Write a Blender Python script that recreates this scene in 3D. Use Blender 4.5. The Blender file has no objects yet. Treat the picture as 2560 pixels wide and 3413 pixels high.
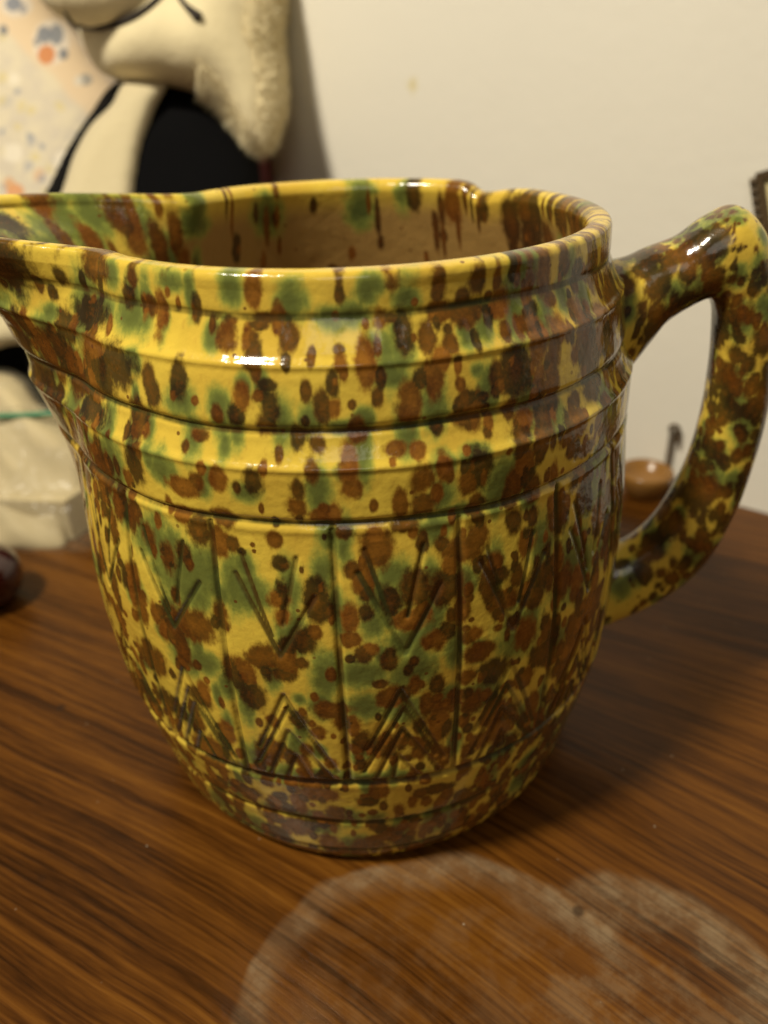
import bpy, bmesh, math, random
import numpy as np
from mathutils import Vector, Matrix
random.seed(7); rng = np.random.default_rng(11)
S = 0.2                                  # pitcher height in metres; most sizes below are in pitcher heights
scene = bpy.context.scene

# ------------------------------------------------------------------ camera
CAM = np.array([0.0, -1.2810, 1.1942])
FW = np.array([0.0327, 0.8688, -0.4941]); RT = np.array([0.9982, -0.0529, -0.0270]); UP = np.array([0.0496, 0.4923, 0.8690])
cd = bpy.data.cameras.new('camera'); cam = bpy.data.objects.new('camera', cd)
scene.collection.objects.link(cam); scene.camera = cam
cam.matrix_world = Matrix(((RT[0], UP[0], -FW[0], CAM[0]*S), (RT[1], UP[1], -FW[1], CAM[1]*S), (RT[2], UP[2], -FW[2], CAM[2]*S), (0, 0, 0, 1)))
cd.sensor_fit = 'VERTICAL'; cd.sensor_height = 36; cd.sensor_width = 27; cd.lens = 27.42
cd.clip_start = 0.01; cd.clip_end = 50
cd.dof.use_dof = True; cd.dof.focus_distance = 0.205; cd.dof.aperture_fstop = 7.6

# ------------------------------------------------------------------ light
w = bpy.data.worlds.new("World"); scene.world = w; w.use_nodes = True
bg = w.node_tree.nodes['Background']; bg.inputs[0].default_value = (1.0, 0.88, 0.70, 1); bg.inputs[1].default_value = 0.085
scene.view_settings.view_transform = 'Standard'; scene.view_settings.look = 'None'
scene.view_settings.exposure = 0.0; scene.view_settings.gamma = 1.0
def lamp(name, loc, target, size, power, col):
    l = bpy.data.lights.new(name, 'AREA'); l.shape = 'DISK'; l.size = size; l.energy = power; l.color = col
    o = bpy.data.objects.new(name, l); scene.collection.objects.link(o)
    o.location = Vector(loc)*S
    o.rotation_euler = (Vector(target)-Vector(loc)).to_track_quat('-Z', 'Y').to_euler()
lamp('ceiling_lamp', (-2.7, -1.8, 5.9), (0, 0.4, 0.4), 0.17, 20.5, (1.0, 0.90, 0.71))
lamp('room_lamp', (-0.5, -6.9, 4.7), (0.0, 0.0, 0.5), 0.70, 2.5, (1.0, 0.93, 0.78))

# ------------------------------------------------------------------ helpers
def ray(px, py): return FW + (px-1280)/2600*RT - (py-1706.5)/2600*UP
def at(px, py, d): return CAM + ray(px, py)*d            # a point seen at a pixel of the photograph, d pitcher heights away
def on_table(px, py): r = ray(px, py); return CAM - r*(CAM[2]/r[2])
def tag(o, label=None, cat=None, group=None, kind=None):
    for k, v in (('label', label), ('category', cat), ('group', group), ('kind', kind)):
        if v: o[k] = v
    return o
def empty(name, loc, label, cat):
    o = bpy.data.objects.new(name, None); scene.collection.objects.link(o); o.location = Vector(loc)*S
    o.empty_display_size = 0.02
    return tag(o, label, cat)
def link_mesh(name, V, F, mat, parent=None, smooth=True, normals=None, attrs=None, uv=None):
    V = np.asarray(V, float)*S
    if parent is not None:
        q = parent
        while q is not None: V = V - np.array(q.location); q = q.parent
    me = bpy.data.meshes.new(name)
    me.from_pydata(V.tolist(), [], F if isinstance(F, list) else F.tolist())
    if smooth: me.polygons.foreach_set('use_smooth', np.ones(len(me.polygons), bool))
    for k, v in (attrs or {}).items():
        a = me.attributes.new(k, 'FLOAT', 'POINT'); a.data.foreach_set('value', np.asarray(v, np.float32))
    if uv is not None:
        a = me.attributes.new('flat', 'FLOAT_VECTOR', 'POINT'); a.data.foreach_set('vector', np.asarray(uv, np.float32).ravel())
    me.update()
    if normals is not None: me.normals_split_custom_set_from_vertices(np.asarray(normals).tolist())
    me.materials.append(mat)
    o = bpy.data.objects.new(name, me); scene.collection.objects.link(o)
    if parent is not None: o.parent = parent
    return o
def fix_normals(o):
    bm = bmesh.new(); bm.from_mesh(o.data); bmesh.ops.recalc_face_normals(bm, faces=bm.faces); bm.to_mesh(o.data); bm.free()
    return o
def catmull(P, n=8, closed=False):
    P = [np.asarray(p, float) for p in P]; out = []; m = len(P)
    for i in range(m if closed else m-1):
        a, b, c, d = (P[(i+k) % m] if closed else P[min(max(i+k, 0), m-1)] for k in (-1, 0, 1, 2))
        for t in np.linspace(0, 1, n, endpoint=False):
            out.append(.5*((2*b)+(-a+c)*t+(2*a-5*b+4*c-d)*t*t+(-a+3*b-3*c+d)*t**3))
    if not closed: out.append(P[-1])
    return np.array(out)
def tube(P, rad, n=10):
    P = np.asarray(P, float); m = len(P); V = []; F = []
    rad = np.full(m, rad) if np.isscalar(rad) else np.asarray(rad)
    T = np.gradient(P, axis=0); T /= np.linalg.norm(T, axis=1)[:, None]
    u = np.cross(T[0], (0.31, 0.2, 0.9)); u /= np.linalg.norm(u)
    for i in range(m):
        u = u-T[i]*(u@T[i]); u /= np.linalg.norm(u); v = np.cross(T[i], u)
        for k in range(n):
            a = 2*math.pi*k/n; V.append(P[i]+rad[i]*(math.cos(a)*u+math.sin(a)*v))
    for i in range(m-1):
        for k in range(n): F.append((i*n+k, i*n+(k+1) % n, (i+1)*n+(k+1) % n, (i+1)*n+k))
    F += [tuple(range(n))[::-1], tuple((m-1)*n+k for k in range(n))]
    return V, F
def lathe(prof, n=48, c=(0, 0, 0)):
    V = []; F = []; m = len(prof)
    for r, z in prof:
        for k in range(n):
            a = 2*math.pi*k/n; V.append((c[0]+r*math.cos(a), c[1]+r*math.sin(a), c[2]+z))
    for i in range(m-1):
        for k in range(n): F.append((i*n+k, i*n+(k+1) % n, (i+1)*n+(k+1) % n, (i+1)*n+k))
    F += [tuple(range(n))[::-1], tuple((m-1)*n+k for k in range(n))]
    return V, F
def box(c, ax, ay, az):
    c, ax, ay, az = (np.asarray(q, float) for q in (c, ax, ay, az))
    V = [c+i*ax+j*ay+k*az for i in (-1, 1) for j in (-1, 1) for k in (-1, 1)]
    return V, [(0, 1, 3, 2), (4, 6, 7, 5), (0, 4, 5, 1), (2, 3, 7, 6), (0, 2, 6, 4), (1, 5, 7, 3)]
def noise2(x, y, seed=0):
    s = 0
    r = np.random.default_rng(seed)
    for k in range(9):
        fx, fy = r.normal(0, 1, 2); s = s+np.sin(fx*x+fy*y+r.uniform(0, 6.28))
    return s/3
def pillow(outline, depth, thick, width=None, step=None, n=6, lump=0.0, seed=0, closed_spline=True):
    """a stuffed shape with real thickness round a silhouette; depth is a number or a function of the pixel"""
    P = catmull(outline, n, True) if closed_spline else np.array(outline, float)
    lo = P.min(0); hi = P.max(0); step = step or max(hi-lo)/70
    gx = np.arange(lo[0]-step, hi[0]+2*step, step); gy = np.arange(lo[1]-step, hi[1]+2*step, step)
    X, Y = np.meshgrid(gx, gy, indexing='ij')
    A = P; B = np.roll(P, -1, 0)
    def inside(x, y):
        c = np.zeros(x.shape, bool)
        for a, b in zip(A, B):
            if a[1] == b[1]: continue
            c ^= ((a[1] > y) != (b[1] > y)) & (x < (b[0]-a[0])*(y-a[1])/(b[1]-a[1])+a[0])
        return c
    def nearest(x, y):
        best = np.full(x.shape, 1e18); q = np.zeros(x.shape+(2,))
        for a, b in zip(A, B):
            e = b-a; L = max(e@e, 1e-9)
            t = np.clip(((x-a[0])*e[0]+(y-a[1])*e[1])/L, 0, 1); qx = a[0]+t*e[0]; qy = a[1]+t*e[1]
            d = (x-qx)**2+(y-qy)**2; m = d < best; best[m] = d[m]; q[m, 0] = qx[m]; q[m, 1] = qy[m]
        return np.sqrt(best), q
    cin = inside(X[:-1, :-1]+step/2, Y[:-1, :-1]+step/2)
    use = np.zeros(X.shape, bool); full = np.ones(X.shape, bool)
    for i in (0, 1):
        for j in (0, 1):
            s = (slice(i, X.shape[0]-1+i), slice(j, X.shape[1]-1+j)); use[s] |= cin
            t = np.zeros(X.shape, bool); t[s] = cin
            full &= t
    D, Q = nearest(X, Y)
    edge = use & ~full
    PX = np.where(edge, Q[..., 0], X); PY = np.where(edge, Q[..., 1], Y); D = np.where(edge, 0, D)
    width = width or D[use].max()
    f = np.sqrt(np.clip(1-(1-np.clip(D/width, 0, 1))**2, 0, 1))
    dep = depth(PX, PY) if callable(depth) else np.full(PX.shape, float(depth))
    th = thick*f*(1+lump*noise2(PX/60, PY/60, seed))
    idf = -np.ones(X.shape, int); V = []; UV = []
    for i, j in zip(*np.nonzero(use)):
        idf[i, j] = len(V); V.append(at(PX[i, j], PY[i, j], dep[i, j]-th[i, j])); UV.append((PX[i, j]/1000, PY[i, j]/1000, -1 if edge[i, j] else 0))
    idb = idf.copy()
    for i, j in zip(*np.nonzero(use & ~edge)):
        idb[i, j] = len(V); V.append(at(PX[i, j], PY[i, j], dep[i, j]+th[i, j])); UV.append((PX[i, j]/1000, PY[i, j]/1000, 1))
    F = []
    for i, j in zip(*np.nonzero(cin)):
        a, b, c, d = (i, j), (i, j+1), (i+1, j+1), (i+1, j)
        F.append([int(idf[q]) for q in (a, b, c, d)]); g = [int(idb[q]) for q in (d, c, b, a)]
        if len(set(g) & set(F[-1])) < 4: F.append(g)
    return np.array(V), F, np.array(UV)

# ---- node helpers
class NT:
    def __init__(s, name):
        s.m = bpy.data.materials.new(name); s.m.use_nodes = True; s.t = s.m.node_tree; s.b = s.t.nodes['Principled BSDF']; s.out = s.t.nodes['Material Output']
    def n(s, typ, **kw):
        q = s.t.nodes.new(typ)
        for k, v in kw.items(): setattr(q, k, v)
        return q
    def put(s, sock, v):
        if hasattr(v, 'is_output'): s.t.links.new(v, sock)
        elif v is not None: sock.default_value = v
    def math(s, op, a, b=None, c=None, clamp=False):
        q = s.n('ShaderNodeMath', operation=op, use_clamp=clamp)
        for i, v in enumerate((a, b, c)): s.put(q.inputs[i], v)
        return q.outputs[0]
    def noise(s, vec, scale, detail=2.0, rough=.5, dist=0.0):
        q = s.n('ShaderNodeTexNoise'); s.put(q.inputs['Vector'], vec)
        s.put(q.inputs['Scale'], scale); s.put(q.inputs['Detail'], detail); s.put(q.inputs['Roughness'], rough); s.put(q.inputs['Distortion'], dist)
        return q.outputs['Fac'], q.outputs['Color']
    def voro(s, vec, scale, rnd=1.0, feature='F1'):
        q = s.n('ShaderNodeTexVoronoi', feature=feature); s.put(q.inputs['Vector'], vec); s.put(q.inputs['Scale'], scale); s.put(q.inputs['Randomness'], rnd)
        return q.outputs
    def ramp(s, f, stops, interp='LINEAR'):
        q = s.n('ShaderNodeValToRGB'); q.color_ramp.interpolation = interp; e = q.color_ramp.elements
        while len(e) < len(stops): e.new(.5)
        for el, (p, c) in zip(e, stops): el.position = p; el.color = (*c, 1) if len(c) == 3 else c
        s.put(q.inputs[0], f); return q.outputs[0]
    def step(s, v, a, b): 
        q = s.n('ShaderNodeMapRange', interpolation_type='SMOOTHSTEP'); s.put(q.inputs[0], v); s.put(q.inputs[1], a); s.put(q.inputs[2], b); return q.outputs[0]
    def mix(s, f, a, b, blend='MIX'):
        q = s.n('ShaderNodeMix', data_type='RGBA', blend_type=blend); s.put(q.inputs[0], f)
        for i, v in ((6, a), (7, b)): s.put(q.inputs[i], (*v, 1) if isinstance(v, tuple) and len(v) == 3 else v)
        return q.outputs[2]
    def xyz(s, v): q = s.n('ShaderNodeSeparateXYZ'); s.put(q.inputs[0], v); return q.outputs
    def vec(s, x, y, z=0.0):
        q = s.n('ShaderNodeCombineXYZ')
        for i, v in enumerate((x, y, z)): s.put(q.inputs[i], v)
        return q.outputs[0]
    def attr(s, name): return s.n('ShaderNodeAttribute', attribute_name=name).outputs
    def pos(s, scale=1/S):
        g = s.n('ShaderNodeNewGeometry').outputs['Position']; q = s.n('ShaderNodeVectorMath', operation='SCALE'); s.put(q.inputs[0], g); q.inputs['Scale'].default_value = scale
        return q.outputs[0]
    def bump(s, h, dist, strength=1.0):
        q = s.n('ShaderNodeBump'); s.put(q.inputs['Height'], h); q.inputs['Distance'].default_value = dist; q.inputs['Strength'].default_value = strength
        s.t.links.new(q.outputs[0], s.b.inputs['Normal']); return q.outputs[0]
    def set(s, **kw):
        for k, v in kw.items(): s.put(s.b.inputs[k.replace('_', ' ')], (*v, 1) if isinstance(v, tuple) and len(v) == 3 else v)
        return s.m

# ------------------------------------------------------------------ materials
def glaze_material():
    t = NT('spongeware_glaze'); P = t.pos()
    px_, py_, pz_ = t.xyz(P); Q = t.vec(px_, py_, t.math('MULTIPLY', pz_, .6)); n1, n1c = t.noise(Q, 24, 3, .6); n2, _ = t.noise(Q, 80, 3, .65); n3, _ = t.noise(P, 7, 2, .5); n4, _ = t.noise(P, 190, 2, .6)
    br = t.attr('brown')[2]; gr = t.attr('green')[2]; gv = t.attr('groove')[2]; tn = t.attr('tone')[2]
    e = t.math('ADD', t.math('MULTIPLY', t.math('SUBTRACT', n1, .5), 1.25), t.math('MULTIPLY', t.math('SUBTRACT', n2, .5), .90))
    bm = t.math('ADD', br, e)
    gm = t.math('ADD', gr, t.math('MULTIPLY', e, .8))
    mb = t.step(bm, -.04, .56); mg = t.step(gm, -.10, .62)
    yel = t.mix(t.step(n3, .35, .7), (.67, .49, .062), (.60, .40, .050))
    yel = t.mix(t.math('MULTIPLY', t.step(n2, .55, .75), .35), yel, (.42, .24, .035))
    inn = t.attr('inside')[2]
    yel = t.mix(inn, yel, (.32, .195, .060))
    grn = t.mix(t.step(gm, .1, 1.0), (.25, .31, .055), (.050, .098, .026))
    mottle = t.math('ADD', t.math('ADD', t.math('MULTIPLY', n4, .45), t.math('MULTIPLY', n2, .35)), t.math('ADD', t.math('MULTIPLY', tn, .55), t.math('MULTIPLY', t.math('ABSOLUTE', t.math('SUBTRACT', bm, .62)), -.25)))
    brn = t.ramp(mottle, [(.28, (.23, .074, .009)), (.56, (.118, .031, .004)), (.88, (.022, .007, .004))])
    col = t.mix(t.math('MULTIPLY', mg, .88), yel, grn)
    col = t.mix(t.math('MULTIPLY', mb, .91), col, brn)
    sp = t.voro(P, 60); spk = t.math('MULTIPLY', t.step(sp['Distance'], .22, .12), t.step(t.xyz(sp['Color'])[0], .86, .92))
    col = t.mix(t.math('MULTIPLY', spk, .85), col, (.12, .04, .008))
    pool = t.mix(t.step(t.noise(P, 9, 1)[0], .42, .58), (.060, .024, .006), (.030, .038, .010))
    col = t.mix(t.math('MULTIPLY', t.step(gv, .12, .75), t.math('ADD', .42, t.math('MULTIPLY', t.step(n1, .36, .6), .46))), col, pool)
    hgt = t.math('ADD', t.noise(P, 26, 2)[0], t.math('MULTIPLY', t.noise(P, 110, 2)[0], .22))
    t.bump(hgt, .0009, .55)
    return t.set(Base_Color=col, Roughness=t.math('ADD', .10, t.math('MULTIPLY', n2, .14)), IOR=1.46, Coat_Weight=.12, Coat_Roughness=.06)
M_glaze = glaze_material()

WALL_A = math.radians(-40.5)
WU = np.array([math.cos(WALL_A), math.sin(WALL_A), 0]); WN = np.array([WU[1], -WU[0], 0])       # along the wall, out of the wall
WP = on_table(2557, 1709)
def on_wall(px, py, off=0.0):
    r = ray(px, py); d = ((WP+WN*off-CAM)@WN)/(r@WN); return CAM+r*d

def wood_material():
    t = NT('varnished_dark_wood'); P = t.pos(); x, y, z = t.xyz(P)
    a = math.radians(-31); ca, sa = math.cos(a), math.sin(a)
    u = t.math('ADD', t.math('MULTIPLY', x, ca), t.math('MULTIPLY', y, sa)); v = t.math('SUBTRACT', t.math('MULTIPLY', y, ca), t.math('MULTIPLY', x, sa))
    wgt = t.step(v, .55, -.3)
    uu = t.math('MAXIMUM', t.math('ADD', u, .02), 0); bend = t.math('MULTIPLY', wgt, t.math('DIVIDE', t.math('MULTIPLY', t.math('MULTIPLY', uu, uu), .36), t.math('ADD', 1.0, t.math('MULTIPLY', uu, .8))))
    lo = t.math('MULTIPLY', t.math('SUBTRACT', t.noise(t.vec(t.math('MULTIPLY', u, 1.4), t.math('MULTIPLY', v, 2.4)), 1.6, 2)[0], .5), .03)
    f = t.math('ADD', t.math('ADD', v, bend), lo)
    us = t.math('MULTIPLY', u, .55)
    g1 = t.noise(t.vec(t.math('MULTIPLY', f, 24), us), 1.0, 3, .55, .0)[0]
    g2 = t.noise(t.vec(t.math('MULTIPLY', f, 96), t.math('MULTIPLY', us, 3.2)), 1.0, 3, .6, .0)[0]
    g3 = t.noise(t.vec(t.math('MULTIPLY', f, 150), t.math('MULTIPLY', us, 26)), 1.0, 2, .6)[0]
    g = t.math('ADD', t.math('ADD', t.math('MULTIPLY', g1, .36), t.math('MULTIPLY', g2, .44)), t.math('MULTIPLY', g3, .18))
    big = t.noise(t.vec(t.math('MULTIPLY', f, 2.6), t.math('MULTIPLY', u, 1.1)), 1.0, 2)[0]
    g = t.math('ADD', g, t.math('MULTIPLY', t.math('SUBTRACT', big, .5), .26))
    col = t.ramp(g, [(.35, (.026, .009, .0013)), (.44, (.062, .021, .0027)), (.54, (.112, .040, .0046)), (.70, (.19, .076, .009))])
    # pale water rings left by wet glasses
    wob = t.noise(P, 5, 3)[0]; mot = t.noise(P, 16, 4, .65)[0]; fine = t.noise(P, 70, 3, .7)[0]
    def ring(cx, cy, r, wid, dirx, diry, lo_, hi_):
        dx = t.math('SUBTRACT', x, cx); dy = t.math('SUBTRACT', y, cy)
        d = t.math('SQRT', t.math('ADD', t.math('MULTIPLY', dx, dx), t.math('MULTIPLY', dy, dy)))
        e_ = t.math('SUBTRACT', t.math('ADD', d, t.math('MULTIPLY', t.math('SUBTRACT', wob, .5), .09)), r)
        q = t.math('MAXIMUM', t.math('DIVIDE', e_, wid*.38), t.math('DIVIDE', e_, -wid*1.25))
        m = t.step(q, 1.0, .15)
        dr = t.math('DIVIDE', t.math('ADD', t.math('MULTIPLY', dx, dirx), t.math('MULTIPLY', dy, diry)), t.math('MAXIMUM', d, .001))
        return t.math('MULTIPLY', m, t.step(dr, lo_, hi_)), d
    r1, d1 = ring(.095, -.735, .325, .048, -.10, .99, .10, .50)
    r2, d2 = ring(.392, -.645, .174, .075, .75, .66, -.15, .55)
    haze2 = t.math('MULTIPLY', t.step(d2, .22, .05), .38); haze1 = t.math('MULTIPLY', t.step(d1, .33, .20), .16)
    patch = t.math('MULTIPLY', t.step(mot, .40, .66), 1.0)
    m = t.math('ADD', t.math('MULTIPLY', t.math('MAXIMUM', r1, r2), t.math('ADD', t.math('MULTIPLY', patch, .50), .34)), t.math('MULTIPLY', patch, t.math('ADD', haze1, haze2)), clamp=True)
    m = t.math('MULTIPLY', m, t.math('ADD', .55, t.math('MULTIPLY', t.step(g, .36, .56), .45)))
    m = t.math('MULTIPLY', m, t.math('ADD', .75, t.math('MULTIPLY', fine, .5)), clamp=True)
    col = t.mix(t.math('MULTIPLY', m, .56), col, (.28, .215, .13))
    dents = t.voro(P, 9); dm = t.math('MULTIPLY', t.step(dents['Distance'], .12, .05), t.step(t.xyz(dents['Color'])[0], .80, .84))
    col = t.mix(t.math('MULTIPLY', dm, .7), col, (.02, .010, .005))
    dust = t.voro(P, 38); du = t.math('MULTIPLY', t.step(dust['Distance'], .10, .04), t.step(t.xyz(dust['Color'])[1], .90, .93))
    col = t.mix(t.math('MULTIPLY', du, .45), col, (.45, .38, .28))
    t.bump(t.math('ADD', t.math('MULTIPLY', g, 1.0), t.math('MULTIPLY', fine, .15)), .0006, .6)
    return t.set(Base_Color=col, Roughness=t.math('ADD', t.math('ADD', .30, t.math('MULTIPLY', m, .30)), t.math('MULTIPLY', t.math('SUBTRACT', g2, .5), .2)), Specular_IOR_Level=.16)
M_wood = wood_material()

def wall_material():
    t = NT('painted_wall'); P = t.pos()
    n, _ = t.noise(P, 1.3, 3); n2, _ = t.noise(P, 30, 3)
    col = t.mix(n, (.75, .72, .635), (.80, .77, .68))
    c = on_wall(1372, 284); v = t.n('ShaderNodeVectorMath', operation='DISTANCE'); t.put(v.inputs[0], P); v.inputs[1].default_value = tuple(c)
    st = t.step(t.math('ADD', v.outputs['Value'], t.math('MULTIPLY', t.math('SUBTRACT', n2, .5), .05)), .034, .006)
    col = t.mix(t.math('MULTIPLY', st, .55), col, (.62, .50, .14))
    t.bump(t.math('ADD', n2, t.math('MULTIPLY', t.noise(P, 8, 3)[0], 1.5)), .0005, .35)
    return t.set(Base_Color=col, Roughness=.62)
M_wall = wall_material()

def cloth(name, c1, c2, scale=40, rough=.9, sheen=.3, bump=.0008):
    t = NT(name); P = t.pos(); n, _ = t.noise(P, scale, 4, .6); n2, _ = t.noise(P, 3, 2)
    t.bump(n, bump, .7)
    return t.set(Base_Color=t.mix(t.math('ADD', t.math('MULTIPLY', n, .6), t.math('MULTIPLY', n2, .4)), c1, c2), Roughness=rough, Sheen_Weight=sheen, Sheen_Roughness=.5)
M_plush = cloth('cream_plush', (.74, .64, .39), (.84, .74, .48), 26)
M_fur = cloth('cream_pile', (.76, .66, .41), (.90, .81, .56), 10, .8, .1)
M_strip = cloth('cream_felt', (.56, .48, .30), (.63, .55, .35), 60)
M_black = cloth('black_cloth', (.0016, .0016, .002), (.003, .003, .0035), 60, 1.0, 0)
M_black.node_tree.nodes['Principled BSDF'].inputs['Specular IOR Level'].default_value = .12
M_thread = cloth('black_thread', (.012, .008, .006), (.03, .018, .01), 120, .8, .1)
M_paper = cloth('cream_paper', (.44, .36, .20), (.56, .47, .28), 8, .7, 0)
M_maroon = cloth('maroon_board', (.08, .010, .012), (.12, .018, .018), 20, .6, 0)
def floral_material():
    t = NT('floral_print'); F = t.attr('flat')[1]; x, y, _ = t.xyz(F)
    n, nc = t.noise(F, 14, 3, .6); n2, _ = t.noise(F, 60, 3, .6)
    w_ = t.n('ShaderNodeVectorMath', operation='MULTIPLY_ADD'); t.put(w_.inputs[0], nc); w_.inputs[1].default_value = (.05, .05, 0); t.put(w_.inputs[2], F)
    W = w_.outputs[0]
    col = t.mix(t.step(n, .35, .65), (.64, .57, .42), (.56, .50, .40))
    for sc, c, lo_, k in ((16, (.34, .34, .36), .74, .65), (21, (.60, .50, .22), .66, .6), (13, (.60, .36, .20), .86, .6), (24, (.25, .27, .32), .84, .7), (11, (.74, .68, .56), .6, .7)):
        v = t.voro(W, sc); m = t.math('MULTIPLY', t.step(v['Distance'], .42, .28), t.step(t.xyz(v['Color'])[0], lo_, lo_+.02)); col = t.mix(t.math('MULTIPLY', m, k), col, c)
    # plain peach border that runs down from the top
    s = t.math('ADD', t.math('MULTIPLY', x, .70), t.math('MULTIPLY', y, -.714))       # across the border
    band = t.math('MULTIPLY', t.step(t.math('ADD', s, t.math('MULTIPLY', t.math('SUBTRACT', n, .5), .05)), -.080, -.045), 1.0)
    col = t.mix(band, col, (.66, .52, .35))
    def el(cx, cy, a, b, c, k):
        global _e
        dx = t.math('DIVIDE', t.math('SUBTRACT', x, cx), a); dy = t.math('DIVIDE', t.math('SUBTRACT', y, cy), b)
        d = t.math('ADD', t.math('SQRT', t.math('ADD', t.math('MULTIPLY', dx, dx), t.math('MULTIPLY', dy, dy))), t.math('MULTIPLY', t.math('SUBTRACT', n2, .5), .35))
        return t.mix(t.math('MULTIPLY', t.step(d, 1.1, .85), k), col, c)
    for q in ((.170, .140, .062, .075, (.66, .60, .52), .9), (.148, .115, .026, .030, (.16, .18, .22), .9), (.188, .115, .024, .036, (.17, .19, .23), .9), (.212, .180, .017, .020, (.16, .17, .20), .9),
              (.155, .182, .030, .033, (.55, .21, .07), .95), (.122, .140, .010, .016, (.2, .2, .22), .8), (.055, .018, .055, .04, (.62, .57, .5), .8), (.045, .012, .028, .026, (.19, .21, .26), .9), (.078, .030, .012, .018, (.25, .25, .28), .8),
              (.012, .100, .014, .018, (.16, .17, .19), .9), (.285, .265, .024, .020, (.24, .25, .25), .8), (.262, .268, .016, .018, (.62, .58, .5), .8),
              (.050, .640, .030, .030, (.62, .25, .08), .8), (.030, .610, .018, .020, (.60, .30, .12), .7)):
        col = el(*q)
    t.bump(n2, .0005, .4)
    return t.set(Base_Color=col, Roughness=.9, Sheen_Weight=.15)
M_floral = floral_material()
def simple(name, c1, c2, rough, scale=20, **kw):
    t = NT(name); n, _ = t.noise(t.pos(), scale, 3); return t.set(Base_Color=t.mix(n, c1, c2), Roughness=rough, **kw)
M_green = simple('green_plastic', (.010, .17, .07), (.015, .23, .10), .35)
M_redgloss = simple('dark_red_gloss', (.022, .004, .004), (.045, .007, .006), .16, 6, Coat_Weight=.5)
M_amber = simple('amber_ceramic', (.20, .095, .022), (.29, .145, .035), .25, 8)
M_pewter = simple('dull_metal', (.20, .18, .15), (.32, .29, .24), .42, 40, Metallic=.7)
M_frame = simple('dark_frame', (.045, .027, .010), (.09, .055, .02), .5, 30)
M_bead = simple('grey_braid', (.20, .17, .12), (.42, .37, .28), .7, 60)
M_card = simple('cream_card', (.62, .52, .26), (.70, .60, .32), .7, 6)
def film_material():
    t = NT('clear_bag_film'); P = t.pos(); n, _ = t.noise(P, 9, 3, .6, 1.5); t.bump(n, .004, .7)
    tr = t.n('ShaderNodeBsdfTransparent'); mx = t.n('ShaderNodeMixShader'); mx.inputs[0].default_value = .12
    t.t.links.new(tr.outputs[0], mx.inputs[1]); t.t.links.new(t.b.outputs[0], mx.inputs[2]); t.t.links.new(mx.outputs[0], t.out.inputs[0])
    return t.set(Base_Color=(.45, .41, .30), Roughness=.18)
M_film = film_material()

# ------------------------------------------------------------------ setting: table and wall
def slab_pts(u0, u1, v0, v1): return [WP+WU*u+WN*v for u, v in ((u0, v0), (u1, v0), (u1, v1), (u0, v1))]
base = slab_pts(-7, 3.2, 0.004, 4.6)
V = [p for p in base]+[p-np.array([0, 0, .18]) for p in base]
table = link_mesh('wooden_table', V, [(3, 2, 1, 0), (4, 5, 6, 7), (0, 1, 5, 4), (1, 2, 6, 5), (2, 3, 7, 6), (3, 0, 4, 7)], M_wood, smooth=False)
fix_normals(table)
tag(table, 'dark brown grained wooden table top with pale water rings', 'table')
a_, b_ = WP+WU*-9, WP+WU*4
V = [a_+np.array([0, 0, -3]), b_+np.array([0, 0, -3]), b_+np.array([0, 0, 9]), a_+np.array([0, 0, 9])]
V += [p-WN*.3 for p in V]
wall = fix_normals(link_mesh('wall', V, [(0, 1, 2, 3), (7, 6, 5, 4), (0, 4, 5, 1), (1, 5, 6, 2), (2, 6, 7, 3), (3, 7, 4, 0)], M_wall, smooth=False))
tag(wall, 'plain cream painted wall behind the pitcher', None, None, 'structure')

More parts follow.
